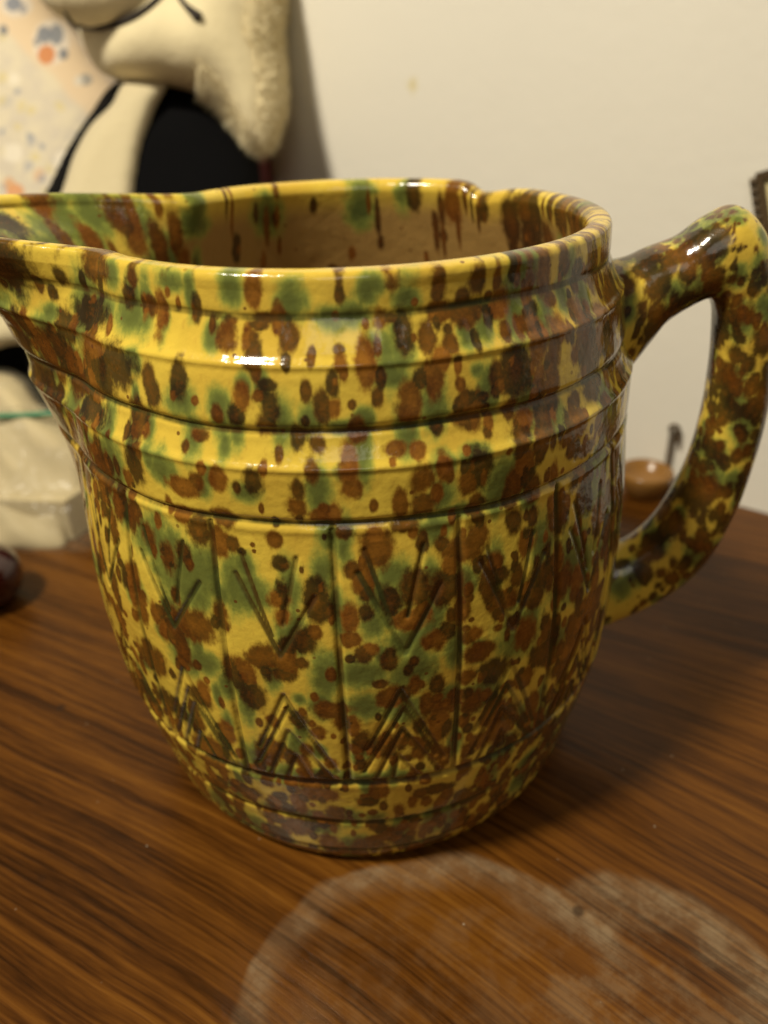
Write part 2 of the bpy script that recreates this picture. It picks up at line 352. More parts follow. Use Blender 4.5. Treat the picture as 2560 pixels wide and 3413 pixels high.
# ------------------------------------------------------------------ the pitcher
BROWN = "-124.3,0.857,0.017,0.026;-118.5,0.877,0.019,0.029;-111.5,0.843,0.01,0.015;-107.4,0.866,0.014,0.023;-108.1,0.845,0.014,0.017;-102.6,0.854,0.017,0.029;-102.9,0.882,0.016,0.011;-97.1,0.876,0.009,0.017;-94.7,0.855,0.014,0.024;-116.2,0.955,0.009,0.015;-124.7,0.952,0.013,0.014;-109.4,0.946,0.012,0.009;-104.6,0.943,0.018,0.007;-106.5,0.93,0.012,0.019;-127.7,0.822,0.026,0.03;-128.2,0.806,0.017,0.019;-115.1,0.814,0.02,0.011;-128.8,0.755,0.025,0.04;-118.4,0.746,0.032,0.016;-115.5,0.758,0.014,0.016;-111.5,0.766,0.016,0.021;-105.9,0.768,0.016,0.025;-104.9,0.731,0.005,0.011;-99.5,0.737,0.017,0.02;-96.2,0.721,0.016,0.014;-95.6,0.812,0.014,0.015;-111.6,0.711,0.019,0.016;-112.3,0.674,0.012,0.021;-119.2,0.703,0.021,0.017;-116.7,0.685,0.018,0.023;-102.4,0.653,0.015,0.012;-145.9,0.831,0.047,0.021;-142.6,0.8,0.057,0.025;-137.9,0.869,0.057,0.046;-132.7,0.877,0.05,0.033;-151.7,0.871,0.036,0.032;-85.7,0.921,0.007,0.016;-83.5,0.948,0.021,0.008;-74.6,0.945,0.025,0.012;-70.1,0.939,0.017,0.016;-75.8,0.9,0.016,0.016;-63.1,0.873,0.036,0.037;-78.2,0.886,0.007,0.019;-73.2,0.89,0.008,0.016;-55.3,0.866,0.021,0.041;-44.4,0.869,0.043,0.046;-56.1,0.843,0.019,0.015;-81.7,0.847,0.018,0.021;-86.2,0.866,0.009,0.015;-92.7,0.884,0.008,0.015;-92.9,0.855,0.012,0.016;-90.2,0.859,0.007,0.008;-72.2,0.85,0.015,0.018;-69.4,0.849,0.017,0.008;-73.7,0.83,0.017,0.007;-77.1,0.822,0.011,0.014;-68.3,0.816,0.011,0.018;-61.9,0.811,0.023,0.017;-62.5,0.797,0.02,0.013;-83.9,0.803,0.019,0.012;-80.5,0.798,0.013,0.013;-90.8,0.762,0.017,0.018;-72.6,0.752,0.018,0.022;-80.1,0.763,0.02,0.025;-79.9,0.73,0.022,0.022;-70.8,0.72,0.013,0.009;-52.3,0.768,0.025,0.017;-34,0.732,0.038,0.024;-46.7,0.737,0.037,0.014;-93.8,0.723,0.012,0.021;-87.6,0.735,0.007,0.011;-74.5,0.66,0.032,0.024;-70.9,0.673,0.02,0.025;-87.5,0.689,0.02,0.02;-83.1,0.704,0.021,0.012;-77.1,0.672,0.013,0.015;-64.2,0.678,0.018,0.024;-61.3,0.648,0.018,0.02;-54.4,0.658,0.026,0.035;-92.7,0.699,0.015,0.013;-58.7,0.921,0.027,0.017;-52.2,0.905,0.025,0.023;-37.1,0.866,0.032,0.032;-42.9,0.811,0.029,0.019;-102.5,0.654,0.015,0.015;-102.8,0.607,0.013,0.037;-97.1,0.605,0.023,0.042;-89.8,0.632,0.019,0.027;-92.1,0.58,0.017,0.03;-92.3,0.545,0.019,0.015;-98,0.555,0.013,0.015;-116.9,0.688,0.025,0.032;-119.7,0.533,0.054,0.034;-107.7,0.504,0.04,0.029;-104,0.48,0.024,0.016;-89.3,0.528,0.015,0.013;-100.5,0.504,0.014,0.013;-82.8,0.568,0.033,0.023;-78.5,0.53,0.025,0.02;-76.8,0.608,0.036,0.032;-81.6,0.615,0.028,0.037;-87.5,0.676,0.032,0.033;-70.9,0.673,0.021,0.024;-67.4,0.608,0.031,0.02;-66.1,0.564,0.033,0.026;-71.7,0.526,0.02,0.016;-70.4,0.49,0.031,0.021;-61.5,0.642,0.021,0.026;-57,0.578,0.045,0.029;-61.1,0.494,0.029,0.033;-67.5,0.445,0.037,0.03;-60.8,0.407,0.03,0.025;-72.6,0.448,0.021,0.019;-87.9,0.465,0.013,0.01;-86.4,0.439,0.025,0.024;-80.8,0.455,0.009,0.011;-77.8,0.372,0.022,0.05;-95.8,0.42,0.037,0.021;-92.7,0.387,0.016,0.03;-99,0.372,0.017,0.016;-110,0.428,0.029,0.032;-111.1,0.475,0.029,0.034;-112.8,0.676,0.018,0.029;-122.3,0.393,0.032,0.026;-131,0.341,0.045,0.036;-121.8,0.279,0.056,0.036;-108.1,0.324,0.033,0.031;-102.2,0.396,0.019,0.024;-87.7,0.335,0.033,0.031;-84.2,0.344,0.021,0.022;-65.4,0.316,0.044,0.032;-68.9,0.308,0.026,0.026;-56.5,0.439,0.034,0.034;-48.3,0.302,0.042,0.037;-91.2,0.206,0.025,0.018;-117,0.193,0.038,0.018;-123.2,0.239,0.047,0.018;-100.7,0.223,0.045,0.024;-76.8,0.214,0.038,0.018;-69.1,0.149,0.037,0.028;-133.3,0.426,0.048,0.038;-125.3,0.506,0.03,0.03;-47.3,0.409,0.042,0.042;-42.8,0.463,0.052,0.047;-107.1,0.678,0.005,0.005;-106.9,0.669,0.004,0.004;-99.4,0.647,0.004,0.007;-95.5,0.694,0.004,0.007;-92.5,0.513,0.009,0.008;-72.3,0.549,0.007,0.006;-85.4,0.381,0.007,0.008;-102.2,0.127,0.034,0.016;-88.1,0.089,0.035,0.016;-113,0.117,0.039,0.019;-77.1,0.103,0.034,0.016;-140.7,0.984,0.043,0.023;-144.3,1.03,0.032,0.019;-125.3,0.953,0.019,0.018;-131.3,0.962,0.018,0.019;-115.8,0.959,0.01,0.021;-105.2,0.976,0.014,0.02;-103.8,0.951,0.021,0.009;-106.1,0.931,0.016,0.011;-84.9,0.948,0.013,0.017;-91.4,0.976,0.009,0.014;-109.9,0.949,0.009,0.008;-142.6,0.927,0.056,0.025;-139.5,0.885,0.056,0.029;-129.8,0.988,0.02,0.018;-122.6,0.955,0.012,0.015;-68.1,0.979,0.018,0.018;-70.6,0.943,0.036,0.017;-48,0.976,0.017,0.014;-75.2,0.952,0.02,0.017;-82.9,0.992,0.015,0.018;-52.2,0.94,0.015,0.011;-61.7,0.873,0.03,0.032;-54.3,0.885,0.022,0.036;-45.8,0.89,0.033,0.045;-39,0.903,0.034,0.023;-64.2,0.976,0.011,0.02;-57.4,0.935,0.017,0.014"
GREEN = "-128.8,0.89,0.013,0.013;-118,0.854,0.017,0.017;-111.1,0.857,0.012,0.015;-108.5,0.828,0.008,0.021;-122.5,0.767,0.019,0.018;-136.1,0.738,0.028,0.032;-110.5,0.804,0.008,0.014;-96.7,0.842,0.013,0.014;-95.6,0.763,0.011,0.024;-125.6,0.65,0.043,0.028;-141.3,0.734,0.029,0.019;-135.6,0.689,0.032,0.019;-133.5,0.677,0.023,0.022;-107.3,0.751,0.014,0.011;-124.9,0.776,0.012,0.015;-151.8,0.866,0.025,0.024;-142.6,0.743,0.022,0.02;-82.4,0.909,0.016,0.016;-77.5,0.848,0.015,0.025;-89.8,0.817,0.008,0.015;-88.5,0.84,0.01,0.011;-63.8,0.75,0.018,0.027;-77,0.738,0.014,0.017;-75,0.713,0.023,0.009;-71.2,0.787,0.017,0.009;-55,0.801,0.016,0.015;-41.3,0.684,0.03,0.03;-78.3,0.701,0.008,0.012;-91,0.781,0.014,0.011;-76.6,0.779,0.012,0.013;-69.8,0.882,0.008,0.008;-66.2,0.749,0.014,0.022;-44.3,0.654,0.027,0.02;-91.9,0.832,0.014,0.008;-120,0.596,0.034,0.033;-122.4,0.625,0.039,0.041;-117.1,0.622,0.023,0.038;-101.7,0.553,0.016,0.033;-96.9,0.48,0.016,0.034;-91,0.485,0.024,0.023;-90.8,0.425,0.027,0.021;-86.8,0.607,0.023,0.027;-96,0.754,0.012,0.021;-84,0.533,0.022,0.023;-88.5,0.568,0.015,0.022;-81.9,0.481,0.025,0.029;-69.9,0.409,0.027,0.025;-62.6,0.5,0.031,0.032;-125.7,0.651,0.025,0.036;-108.9,0.606,0.027,0.022;-119.6,0.471,0.023,0.019;-123.4,0.465,0.022,0.025;-81.3,0.54,0.027,0.02;-111.1,0.612,0.015,0.037;-83.6,0.411,0.026,0.021;-67.3,0.738,0.017,0.029;-76.1,0.421,0.017,0.019;-49,0.566,0.046,0.044;-109.1,0.261,0.063,0.018;-78.1,0.694,0.017,0.014;-100,0.277,0.051,0.011;-87.9,0.269,0.049,0.011;-107.5,0.156,0.047,0.012;-120.8,0.989,0.022,0.013;-109.2,0.981,0.012,0.017;-131.2,1.025,0.023,0.015;-140.4,0.941,0.036,0.012;-130.4,0.941,0.031,0.017;-99,0.969,0.016,0.016;-89.4,0.955,0.019,0.011;-87,0.98,0.012,0.015;-92.8,0.951,0.016,0.011;-112.7,0.931,0.01,0.013;-154.6,0.858,0.026,0.023;-57.8,0.978,0.023,0.022;-86,0.988,0.015,0.013;-80.6,0.967,0.014,0.013;-83.8,0.887,0.021,0.01;-62.6,0.941,0.028,0.009"
NA = 1000; SPOUT = math.radians(177); HANDLE = math.radians(-5)
PROF = np.array([(0, .383), (.008, .397), (.03, .408), (.06, .418), (.13, .432), (.17, .442), (.245, .458), (.27, .463), (.4, .472), (.5, .4745), (.6, .469), (.70, .4575), (.722, .4575), (.772, .4568), (.783, .4545),
                 (.790, .4512), (.812, .4415), (.826, .4385), (.838, .4405), (.890, .4320), (.903, .4275), (.910, .4235), (.928, .4135), (.948, .4055), (.965, .4045), (.982, .4035)])
az = (np.arange(NA)+.5)/NA*2*np.pi-np.pi
dsp = (az-SPOUT+np.pi) % (2*np.pi)-np.pi
def ss(a, b, x): t = np.clip((x-a)/(b-a), 0, 1); return t*t*(3-2*t)
def r0(z):
    zz = np.asarray(z, float); s = 0
    for k, wt in ((-1.6, .1), (-.8, .24), (0, .32), (.8, .24), (1.6, .1)): s = s+wt*np.interp(np.clip(zz+k*.0028, 0, 2), PROF[:, 0], PROF[:, 1])
    return s
def spout_g(z, power=1.0):
    phi0 = np.radians(27+15*ss(.62, .97, z)); q = np.clip(np.abs(dsp)[None]/phi0[:, None], 0, 1)
    return np.cos(np.pi/2*q)**(1.7*power)
def spout_l(z): return np.interp(z, [.56, .62, .70, .80, .87, .94, 1.0, 1.05], [0, .012, .042, .080, .118, .190, .30, .345])
def lift(z): 
    l = .030*np.cos(np.pi/2*np.clip(np.abs(dsp)/math.radians(48), 0, 1))**2 + .005*ss(48, 56, np.degrees(az))*ss(150, 120, np.degrees(az))
    d = np.degrees(az); l = l-.013*np.exp(-np.where(d > 47, (d-47)/3.0, (d-47)/9.0)**2)
    return l[None]*ss(.72, 1.0, z)[:, None]
zo = np.concatenate([np.linspace(0, .02, 9)[:-1], np.linspace(.02, .982, 340)])
lip_t = np.linspace(0, np.pi, 18)[1:-1]
zi = np.concatenate([np.linspace(.982, .70, 60), np.linspace(.70, .10, 40)[1:]])
rows_z = []; rows_r = []; part_row = []
Rout = r0(zo)[:, None]+spout_l(zo)[:, None]*spout_g(zo)
lipr = .0195
Rlip0 = r0(np.array([.982]))[:, None]+spout_l(np.array([.982]))[:, None]*spout_g(np.array([.982]))
lc, ls = np.cos(lip_t), np.sin(lip_t); pw = np.where(lc > 0, .55, 1.0)
Rlip = Rlip0-lipr+lipr*(np.sign(lc)*np.abs(lc)**pw)[:, None]; zlip = .982+lipr*ls**np.where(lc > 0, .6, 1.0)
rin = np.interp(zi, [0, .1, .25, .5, .8, .93, .982], [.30, .38, .42, .432, .412, .378, .364])
Lin = np.interp(zi, [.60, .70, .80, .87, .94, .982, 1.0], [0, .018, .062, .108, .190, .270, .30])
Rin = rin[:, None]+Lin[:, None]*spout_g(zi, 1.0)
floor_f = np.linspace(1, 0.02, 14)[1:]
Rfl = (rin[-1]*floor_f)[:, None]+np.zeros(NA); zfl = .10-.03*np.sqrt(1-floor_f**2)
und = np.linspace(.02, 1, 8)[:-1]
Rund = (r0(np.array([0.]))[0]*und)[:, None]+np.zeros(NA)
# carved decoration on the outside: hoop grooves, stave joints, wood-grain chevrons
Zm = np.repeat(zo[:, None], NA, 1)
groove = np.zeros_like(Rout); depth = np.zeros_like(Rout)
def cut(dist, wid, dep):
    global groove, depth
    k = np.exp(-(dist/wid)**2); groove = np.maximum(groove, k); depth = np.maximum(depth, dep*k)
for zc, wd, dp in ((.142, .0055, .005), (.256, .007, .0075), (.711, .0045, .0045), (.827, .0045, .0035), (.953, .0045, .0015), (.050, .004, .003)):
    wav = .0012*np.sin(5*az+zc*40)+.0008*np.sin(13*az+zc*90)
    cut(Zm-zc-wav[None], wd, dp)
NS = 18; pitch = 2*np.pi/NS; a0 = math.radians(-94.2)
ph = ((az-a0) % (2*np.pi))/pitch; idx = np.floor(ph).astype(int); loc = (ph-idx-.5)[None]*pitch*r0(zo)[:, None]      # metres across a stave, in heights
half = pitch*.47/2
inz = ss(.256, .262, Zm)*ss(.711, .703, Zm)
for i in range(NS):
    m = idx == i
    jit = rng.normal(0, 1, 14)
    x = loc[:, m]; z = Zm[:, m]
    g = np.zeros_like(x); dd = np.zeros_like(x)
    def seg(ax, azz, bx, bz, wid, dep):
        e = np.array([bx-ax, bz-azz]); L = e@e
        t_ = np.clip(((x-ax)*e[0]+(z-azz)*e[1])/L, 0, 1)
        d = np.hypot(x-ax-t_*e[0], z-azz-t_*e[1])
        k = np.exp(-(d/wid)**2); np.maximum(g, k, out=g); np.maximum(dd, dep*k, out=dd)
    d_ = np.abs(pitch*r0(zo)[:, None]/2-np.abs(x)); k_ = np.exp(-(d_/.0046)**2); np.maximum(g, k_, out=g); np.maximum(dd, .0050*k_, out=dd)
    j = lambda k, a: a*jit[k]
    ap = .515+j(0, .008); seg(j(1, .004), ap, -half*.62, ap+.115+j(2, .01), .0042, .0032); seg(j(1, .004), ap, half*.66, ap+.105+j(3, .01), .0042, .0032)
    ap = .452+j(4, .008); seg(j(5, .004), ap, -half*.62, ap-.115, .0042, .0032); seg(j(5, .004), ap, half*.78, ap-.155, .0042, .0032)
    ap = .370+j(6, .006); seg(j(7, .004), ap, -half*.50, .264, .0042, .0032); seg(j(7, .004), ap, half*.72, .264, .0042, .0032)
    ap = .545+j(10, .006); seg(-half*.10, ap, -half*.50, ap+.12, .0034, .0028); seg(half*.12, ap+.02, half*.40, ap+.12, .0034, .0028)
    ap = .415+j(11, .006); seg(j(12, .004), ap, -half*.70, ap-.130, .0036, .0032); seg(j(12, .004), ap, half*.62, ap-.110, .0036, .0032)
    ap = .312+j(8, .005); seg(j(9, .003), ap, -half*.18, .262, .0038, .0032); seg(j(9, .003), ap, half*.30, .262, .0038, .0032)
    groove[:, m] = np.maximum(groove[:, m], g*inz[:, m]); depth[:, m] = np.maximum(depth[:, m], dd*inz[:, m])
# hand-made unevenness
A2, Z2 = np.meshgrid(az, zo)
Rout = Rout-depth+(.0040*np.exp(-((Zm-.9035)/.0050)**2)+.0036*np.exp(-((Zm-.7845)/.0050)**2)+.0016*np.exp(-((Zm-.700)/.005)**2))
Rout = Rout+.0011*np.sin(84*az)[None]*ss(.908, .918, Zm)*ss(.946, .936, Zm)*(.6+.4*np.sin(5*az+1))[None]+.0012*(np.sin(3*A2+9*Z2)+np.sin(7*A2-14*Z2+1))
allR = np.concatenate([Rund, Rout, Rlip, Rin, Rfl]); nU, nO, nL, nI, nF = len(Rund), len(Rout), len(Rlip), len(Rin), len(Rfl)
allz = np.concatenate([np.full(nU, .004), zo, zlip, zi, zfl])
Zall = allz[:, None]+lift(allz); Zall[:nU] = .004
Zall[:nU] = .004*(1-und[:, None]**6)
G3 = np.stack([allR*np.cos(az), allR*np.sin(az), Zall], -1)
nr = len(allz)
du_ = np.roll(G3, -1, 1)-np.roll(G3, 1, 1); dv_ = np.gradient(G3, axis=0)
NRM = np.cross(du_, dv_); NRM /= np.maximum(np.linalg.norm(NRM, axis=-1, keepdims=True), 1e-12)
# sponge dabs: brown and green blotches at their places on the glaze
def dab_field(dabs, A, Z, rad):
    f = np.full(A.shape, -1.0); tone = np.full(A.shape, .5)
    for (da, dz, hw, hh) in dabs:
        zs = np.abs(Z[:, 0]-dz) < hh*1.7 if Z.ndim == 2 else None
        rows = np.nonzero(zs)[0]
        if not len(rows): continue
        r_ = slice(rows[0], rows[-1]+1)
        dx = ((A[r_]-da+np.pi) % (2*np.pi)-np.pi)*rad
        cols = np.nonzero(np.abs(dx[0]) < hw*1.7)[0]
        if not len(cols): continue
        dx = dx[:, cols]; dzz = Z[r_][:, cols]-dz
        k = 1.25-np.sqrt((dx/hw)**2+(dzz/hh)**2)
        sub = f[r_]; st = tone[r_]; old = sub[:, cols]; win = k > old
        sub[:, cols] = np.where(win, k, old); st[:, cols] = np.where(win, rng.uniform(0, 1), st[:, cols])
    return f, tone
def parse(s): return [(math.radians(float(a)), float(b), float(c), float(d)) for a, b, c, d in (q.split(',') for q in s.split(';'))]
Bd = parse(BROWN); Gd = parse(GREEN)
seen = lambda a, z: -2.35 < a < -.80 or (-2.62 < a < -.55 and z < .8)
Bd = [(a, b, c*.78, d*.86) for a, b, c, d in Bd]; Gd = [(a, b, c*1.45, d*1.5) for a, b, c, d in Gd]
def scatter(n, zlo, zhi, out, wlo, whi, test=None):
    for _ in range(n):
        a = random.uniform(-math.pi, math.pi); z = random.uniform(zlo, zhi)
        if test and test(a, z): continue
        w_ = random.uniform(wlo, whi); out.append((a, z, w_, w_*random.uniform(1.0, 1.9)))
scatter(300, 0, 1.0, Bd, .012, .036, seen); scatter(190, 0, 1.0, Gd, .012, .04, seen)
for _ in range(26):
    a = SPOUT+random.uniform(-.75, .75); Bd.append((a, random.uniform(.70, 1.0), random.uniform(.008, .022), random.uniform(.03, .09)))
    a = SPOUT+random.uniform(-.75, .75); Gd.append((a, random.uniform(.70, 1.0), random.uniform(.015, .03), random.uniform(.02, .06)))
scatter(46, .0, .15, Bd, .012, .03); scatter(40, .0, .17, Gd, .014, .035)
scatter(120, .0, .95, Bd, .004, .009)
right = lambda a, z: not -1.25 < a < -.3
scatter(230, .15, .96, Bd, .008, .024, right); scatter(150, .15, .96, Gd, .014, .030, right)
scatter(120, .0, .42, Bd, .008, .020); scatter(110, .0, .42, Gd, .012, .030)
for _ in range(5200):
    a = random.uniform(-math.pi, math.pi); z = random.uniform(0, .98)
    p_ = .22+.62*ss(-1.75, -.95, a)*(a < 1.2)+.55*ss(.50, .22, z)+.45*(abs(a-SPOUT) < .8 or a < -2.45)*(z > .6)+.12*(z > .9)+.5*(a < -2.1 and z < .75)
    if random.random() < p_*.78:
        w_ = random.choice((.005, .006, .007, .008, .010, .012, .014)); Bd.append((a, z, w_, w_*random.uniform(1.0, 2.4)))
    elif random.random() < .16:
        w_ = random.uniform(.008, .018); Gd.append((a, z, w_, w_*random.uniform(1.3, 3.2)))
scatter(70, .42, .70, Bd, .008, .018); scatter(50, .42, .70, Gd, .012, .028)
Ao = np.repeat(az[None], nO, 0); Zo = Zm
brown_o, tone_o = dab_field(Bd, Ao, Zo, .44); green_o, _ = dab_field(Gd, Ao, Zo, .44)
Bi = []; Gi = []
for _ in range(120):
    hh = random.uniform(.012, .045); Bi.append((random.uniform(-math.pi, math.pi), 1.0-abs(random.gauss(0, .10)), random.uniform(.003, .009), hh))
for _ in range(30): Bi.append((random.uniform(-math.pi, 1.2), random.uniform(.955, 1.02), random.uniform(.01, .03), random.uniform(.02, .05)))
for _ in range(34): Bi.append((random.uniform(-.9, .72), random.uniform(.86, 1.02), random.uniform(.012, .03), random.uniform(.03, .07)))
for _ in range(20): Gi.append((random.uniform(-math.pi, math.pi), random.uniform(.90, 1.03), random.uniform(.012, .035), random.uniform(.015, .05)))
for _ in range(70):
    Bi.append((SPOUT+random.uniform(-.75, .75), random.uniform(.72, 1.0), random.uniform(.006, .016), random.uniform(.02, .05)))
    Gi.append((SPOUT+random.uniform(-.75, .75), random.uniform(.72, 1.0), random.uniform(.010, .028), random.uniform(.02, .06)))
Zi2 = np.repeat(zi[:, None], NA, 1); Ai = np.repeat(az[None], nI, 0)
brown_i, tone_i = dab_field(Bi, Ai, Zi2, .38); green_i, _ = dab_field(Gi, Ai, Zi2, .38)
tl = np.linspace(0, 1, nL+2)[1:-1][:, None]
brown = np.concatenate([np.full((nU, NA), -1.), brown_o, brown_o[-1]*(1-tl)+brown_i[0]*tl-.15*np.sin(tl*np.pi), brown_i, np.full((nF, NA), -1.)])
green = np.concatenate([np.full((nU, NA), -1.), green_o, green_o[-1]*(1-tl)+green_i[0]*tl, green_i, np.full((nF, NA), -1.)])
tone = np.concatenate([np.full((nU, NA), .5), tone_o, tone_o[-1]*(1-tl)+tone_i[0]*tl, tone_i, np.full((nF, NA), .5)])
grv = np.concatenate([np.zeros((nU, NA)), groove, np.zeros((nL+nI+nF, NA))])
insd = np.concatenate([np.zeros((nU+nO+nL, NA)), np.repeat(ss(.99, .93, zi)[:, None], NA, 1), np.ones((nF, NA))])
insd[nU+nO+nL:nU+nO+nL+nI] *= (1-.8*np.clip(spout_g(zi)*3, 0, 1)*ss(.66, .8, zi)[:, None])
# which part each face belongs to
names = ['body', 'spout', 'rim', 'hoop', 'hoop', 'base_band', 'foot', 'inner_wall']
rowz = allz; row_id = np.zeros(nr, int)
for i in range(nr):
    if i < nU: row_id[i] = 6
    elif i < nU+nO:
        z = rowz[i]; row_id[i] = 6 if z < .142 else 5 if z < .256 else 0 if z < .711 else 4 if z < .827 else 3 if z < .953 else 2
    elif i < nU+nO+nL: row_id[i] = 2
    else: row_id[i] = 7
fid = np.repeat(row_id[:-1][:, None], NA, 1)
gs = np.zeros((nr-1, NA)); gs[nU:nU+nO] = spout_g(zo)*(zo > .715)[:, None]; gs[nU+nO:nU+nO+nL] = spout_g(zlip); gs[nU+nO+nL:nU+nO+nL+nI] = spout_g(zi)*(zi > .70)[:, None]
fid[gs > .03] = 1
pitcher = empty('pitcher', (0, 0, 0), 'barrel shaped stoneware pitcher sponged in yellow, brown and green glaze', 'pitcher')
ii, jj = np.meshgrid(np.arange(nr-1), np.arange(NA), indexing='ij')
quad = np.stack([ii*NA+jj, ii*NA+(jj+1) % NA, (ii+1)*NA+(jj+1) % NA, (ii+1)*NA+jj], -1).reshape(-1, 4); fidf = fid.ravel()
Vall = G3.reshape(-1, 3); Nall = NRM.reshape(-1, 3)
for k, nm in enumerate(names):
    q = quad[fidf == k]
    if not len(q): continue
    use, inv = np.unique(q, return_inverse=True)
    link_mesh(nm, Vall[use], inv.reshape(-1, 4), M_glaze, pitcher, normals=Nall[use],
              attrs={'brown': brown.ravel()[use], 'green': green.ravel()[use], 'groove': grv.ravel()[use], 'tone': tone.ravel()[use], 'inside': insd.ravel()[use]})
# handle: a swept strap with a thumb rest at the top
HS = [((.38, .915), (.38, .69), .085), ((.44, .925), (.45, .735), .070), ((.475, .94), (.49, .79), .060), ((.52, .957), (.51, .822), .056), ((.558, .985), (.545, .848), .058), ((.602, .999), (.575, .861), .060),
      ((.648, .958), (.592, .842), .058), ((.680, .875), (.600, .795), .056), ((.700, .775), (.605, .735), .056), ((.708, .672), (.606, .662), .056), ((.704, .570), (.600, .590), .056),
      ((.690, .468), (.585, .525), .056), ((.655, .36), (.555, .452), .056), ((.592, .285), (.512, .400), .058), ((.505, .230), (.455, .375), .064), ((.43, .205), (.40, .350), .078)]
Po = catmull([h[0] for h in HS], 14); Pi = catmull([h[1] for h in HS], 14); Wd = catmull([(h[2], 0) for h in HS], 14)[:, 0]
e1 = np.array([math.cos(HANDLE), math.sin(HANDLE), 0]); e2 = np.array([-math.sin(HANDLE), math.cos(HANDLE), 0]); ez = np.array([0, 0, 1.])
nk = 64; HV = []
for o_, i_, w_ in zip(Po, Pi, Wd):
    c = (o_+i_)/2; h = (o_-i_)/2
    for k in range(nk):
        a = 2*math.pi*k/nk; ca, sa = math.cos(a), math.sin(a)
        ca = math.copysign(abs(ca)**.86, ca); sa = math.copysign(abs(sa)**.86, sa)
        p2 = c+h*ca; HV.append(p2[0]*e1+p2[1]*ez+w_*sa*e2)
HV = np.array(HV); m = len(Po)
HF = [(i*nk+k, i*nk+(k+1) % nk, (i+1)*nk+(k+1) % nk, (i+1)*nk+k) for i in range(m-1) for k in range(nk)]
HF += [tuple(range(nk))[::-1], tuple((m-1)*nk+k for k in range(nk))]
def dab3(n, lo, hi, V):
    f = np.full(len(V), -1.)
    for _ in range(n):
        c = V[random.randrange(len(V))]; r_ = random.uniform(lo, hi)*np.array([1, 1, random.uniform(1, 1.6)])
        f = np.maximum(f, 1.2-np.linalg.norm((V-c)/r_, axis=1))
    return f
hb = np.maximum(dab3(150, .010, .026, HV), np.maximum(dab3(850, .006, .014, HV), -.25)); hg = dab3(190, .010, .030, HV)
pk = np.linalg.norm(HV-(.615*e1+.97*ez-.03*e2), axis=1); hb = hb-.9*np.exp(-(pk/.05)**2)
pk = np.linalg.norm(HV-(.50*e1+.31*ez-.06*e2), axis=1); hb = hb-1.1*np.exp(-(pk/.035)**2)
fix_normals(link_mesh('handle', HV, HF, M_glaze, pitcher, attrs={'brown': hb, 'green': hg, 'groove': np.zeros(len(HV)), 'tone': .72+.28*np.sin(HV[:, 2]*60+HV[:, 0]*47), 'inside': np.zeros(len(HV))}))

# ------------------------------------------------------------------ floral cushion, far left
def relax(V, F, it, UV):
    V0 = V.copy(); pin = UV[:, 2] < 0
    E = np.array([(f[k], f[(k+1) % 4]) for f in F for k in range(4)]); E = np.concatenate([E, E[:, ::-1]])
    cnt = np.bincount(E[:, 0], minlength=len(V))[:, None]
    for _ in range(it):
        A = np.zeros_like(V); np.add.at(A, E[:, 0], V[E[:, 1]]); A /= np.maximum(cnt, 1)
        V = V+.6*(A-V); A = np.zeros_like(V); np.add.at(A, E[:, 0], V[E[:, 1]]); A /= np.maximum(cnt, 1); V = V-.50*(A-V); V[pin] = V0[pin]
    return V
def stuffed(name, outline, depth, thick, mat, parent=None, soft=0, **kw):
    V, F, UV = pillow(outline, depth, thick, **kw)
    if soft: V = relax(V, F, soft, UV)
    return fix_normals(link_mesh(name, V, F, mat, parent, uv=UV))
fl = stuffed('floral_cushion', [(-420, -300), (-100, -330), (120, -200), (190, 20), (270, 130), (360, 240), (420, 330), (440, 600), (420, 1000), (380, 1300), (100, 1420), (-300, 1420), (-480, 900), (-500, 200)],
             2.85, .22, M_floral, width=260)
tag(fl, 'pale floral print cushion with a peach border behind the plush toy', 'cushion')

# ------------------------------------------------------------------ plush toy
pb = at(420, 1380, 2.65); pb[2] = 0
toy = empty('plush_toy', pb, 'cream plush toy animal in black cloth leaning by the wall', 'plush toy')
stuffed('torso', [(40, 800), (150, 630), (215, 500), (300, 380), (400, 270), (640, 270), (740, 330), (835, 470), (872, 620), (880, 900), (860, 1250), (700, 1420), (300, 1440), (130, 1340), (60, 1255), (-160, 1225), (-220, 1130), (-60, 1000)],
        2.66, .20, M_black, toy, soft=20, width=220)
stuffed('cream_strip', [(425, 270), (555, 270), (515, 370), (480, 470), (460, 570), (448, 680), (430, 900), (330, 1050), (160, 1140), (40, 1150), (-60, 1175), (-220, 1180), (-260, 1080), (-100, 960), (60, 860), (150, 740), (205, 640), (245, 520), (300, 420), (370, 350)],
        lambda x, y: 2.47+0*x, .05, M_strip, toy, soft=20, width=60)
head_out = [(250, 60), (285, 165), (330, 235), (400, 268), (470, 285), (560, 290), (640, 308), (705, 345), (755, 405), (800, 465), (832, 500), (870, 508), (898, 500), (925, 430), (946, 340), (944, 230), (934, 110), (948, 0), (960, -200), (930, -420), (780, -560), (560, -600), (380, -520), (270, -330), (235, -120)]
hV, hF, hUV = pillow(head_out, lambda x, y: 2.52+.10*ss(600, 950, x), .24, width=260, lump=.012, seed=3); hV = relax(hV, hF, 30, hUV)
head = fix_normals(link_mesh('head', hV, hF, M_plush, toy, uv=hUV))
mc = at(325, -60, 2.30)
mz = []
V, F = lathe([(math.sin(t_)*1.0, -math.cos(t_)) for t_ in np.linspace(.04, math.pi-.04, 24)], 40)
V = np.array(V); V = mc+V[:, :1]*RT*.190+V[:, 1:2]*FW*.12+V[:, 2:3]*UP*.115
mV, mF = V, F
muz = fix_normals(link_mesh('muzzle', V, F, M_plush, toy))
from mathutils.bvhtree import BVHTree
skin_ = [BVHTree.FromPolygons([tuple(q) for q in hV], [list(f) for f in hF]), BVHTree.FromPolygons([tuple(q) for q in mV], [list(f) for f in mF])]
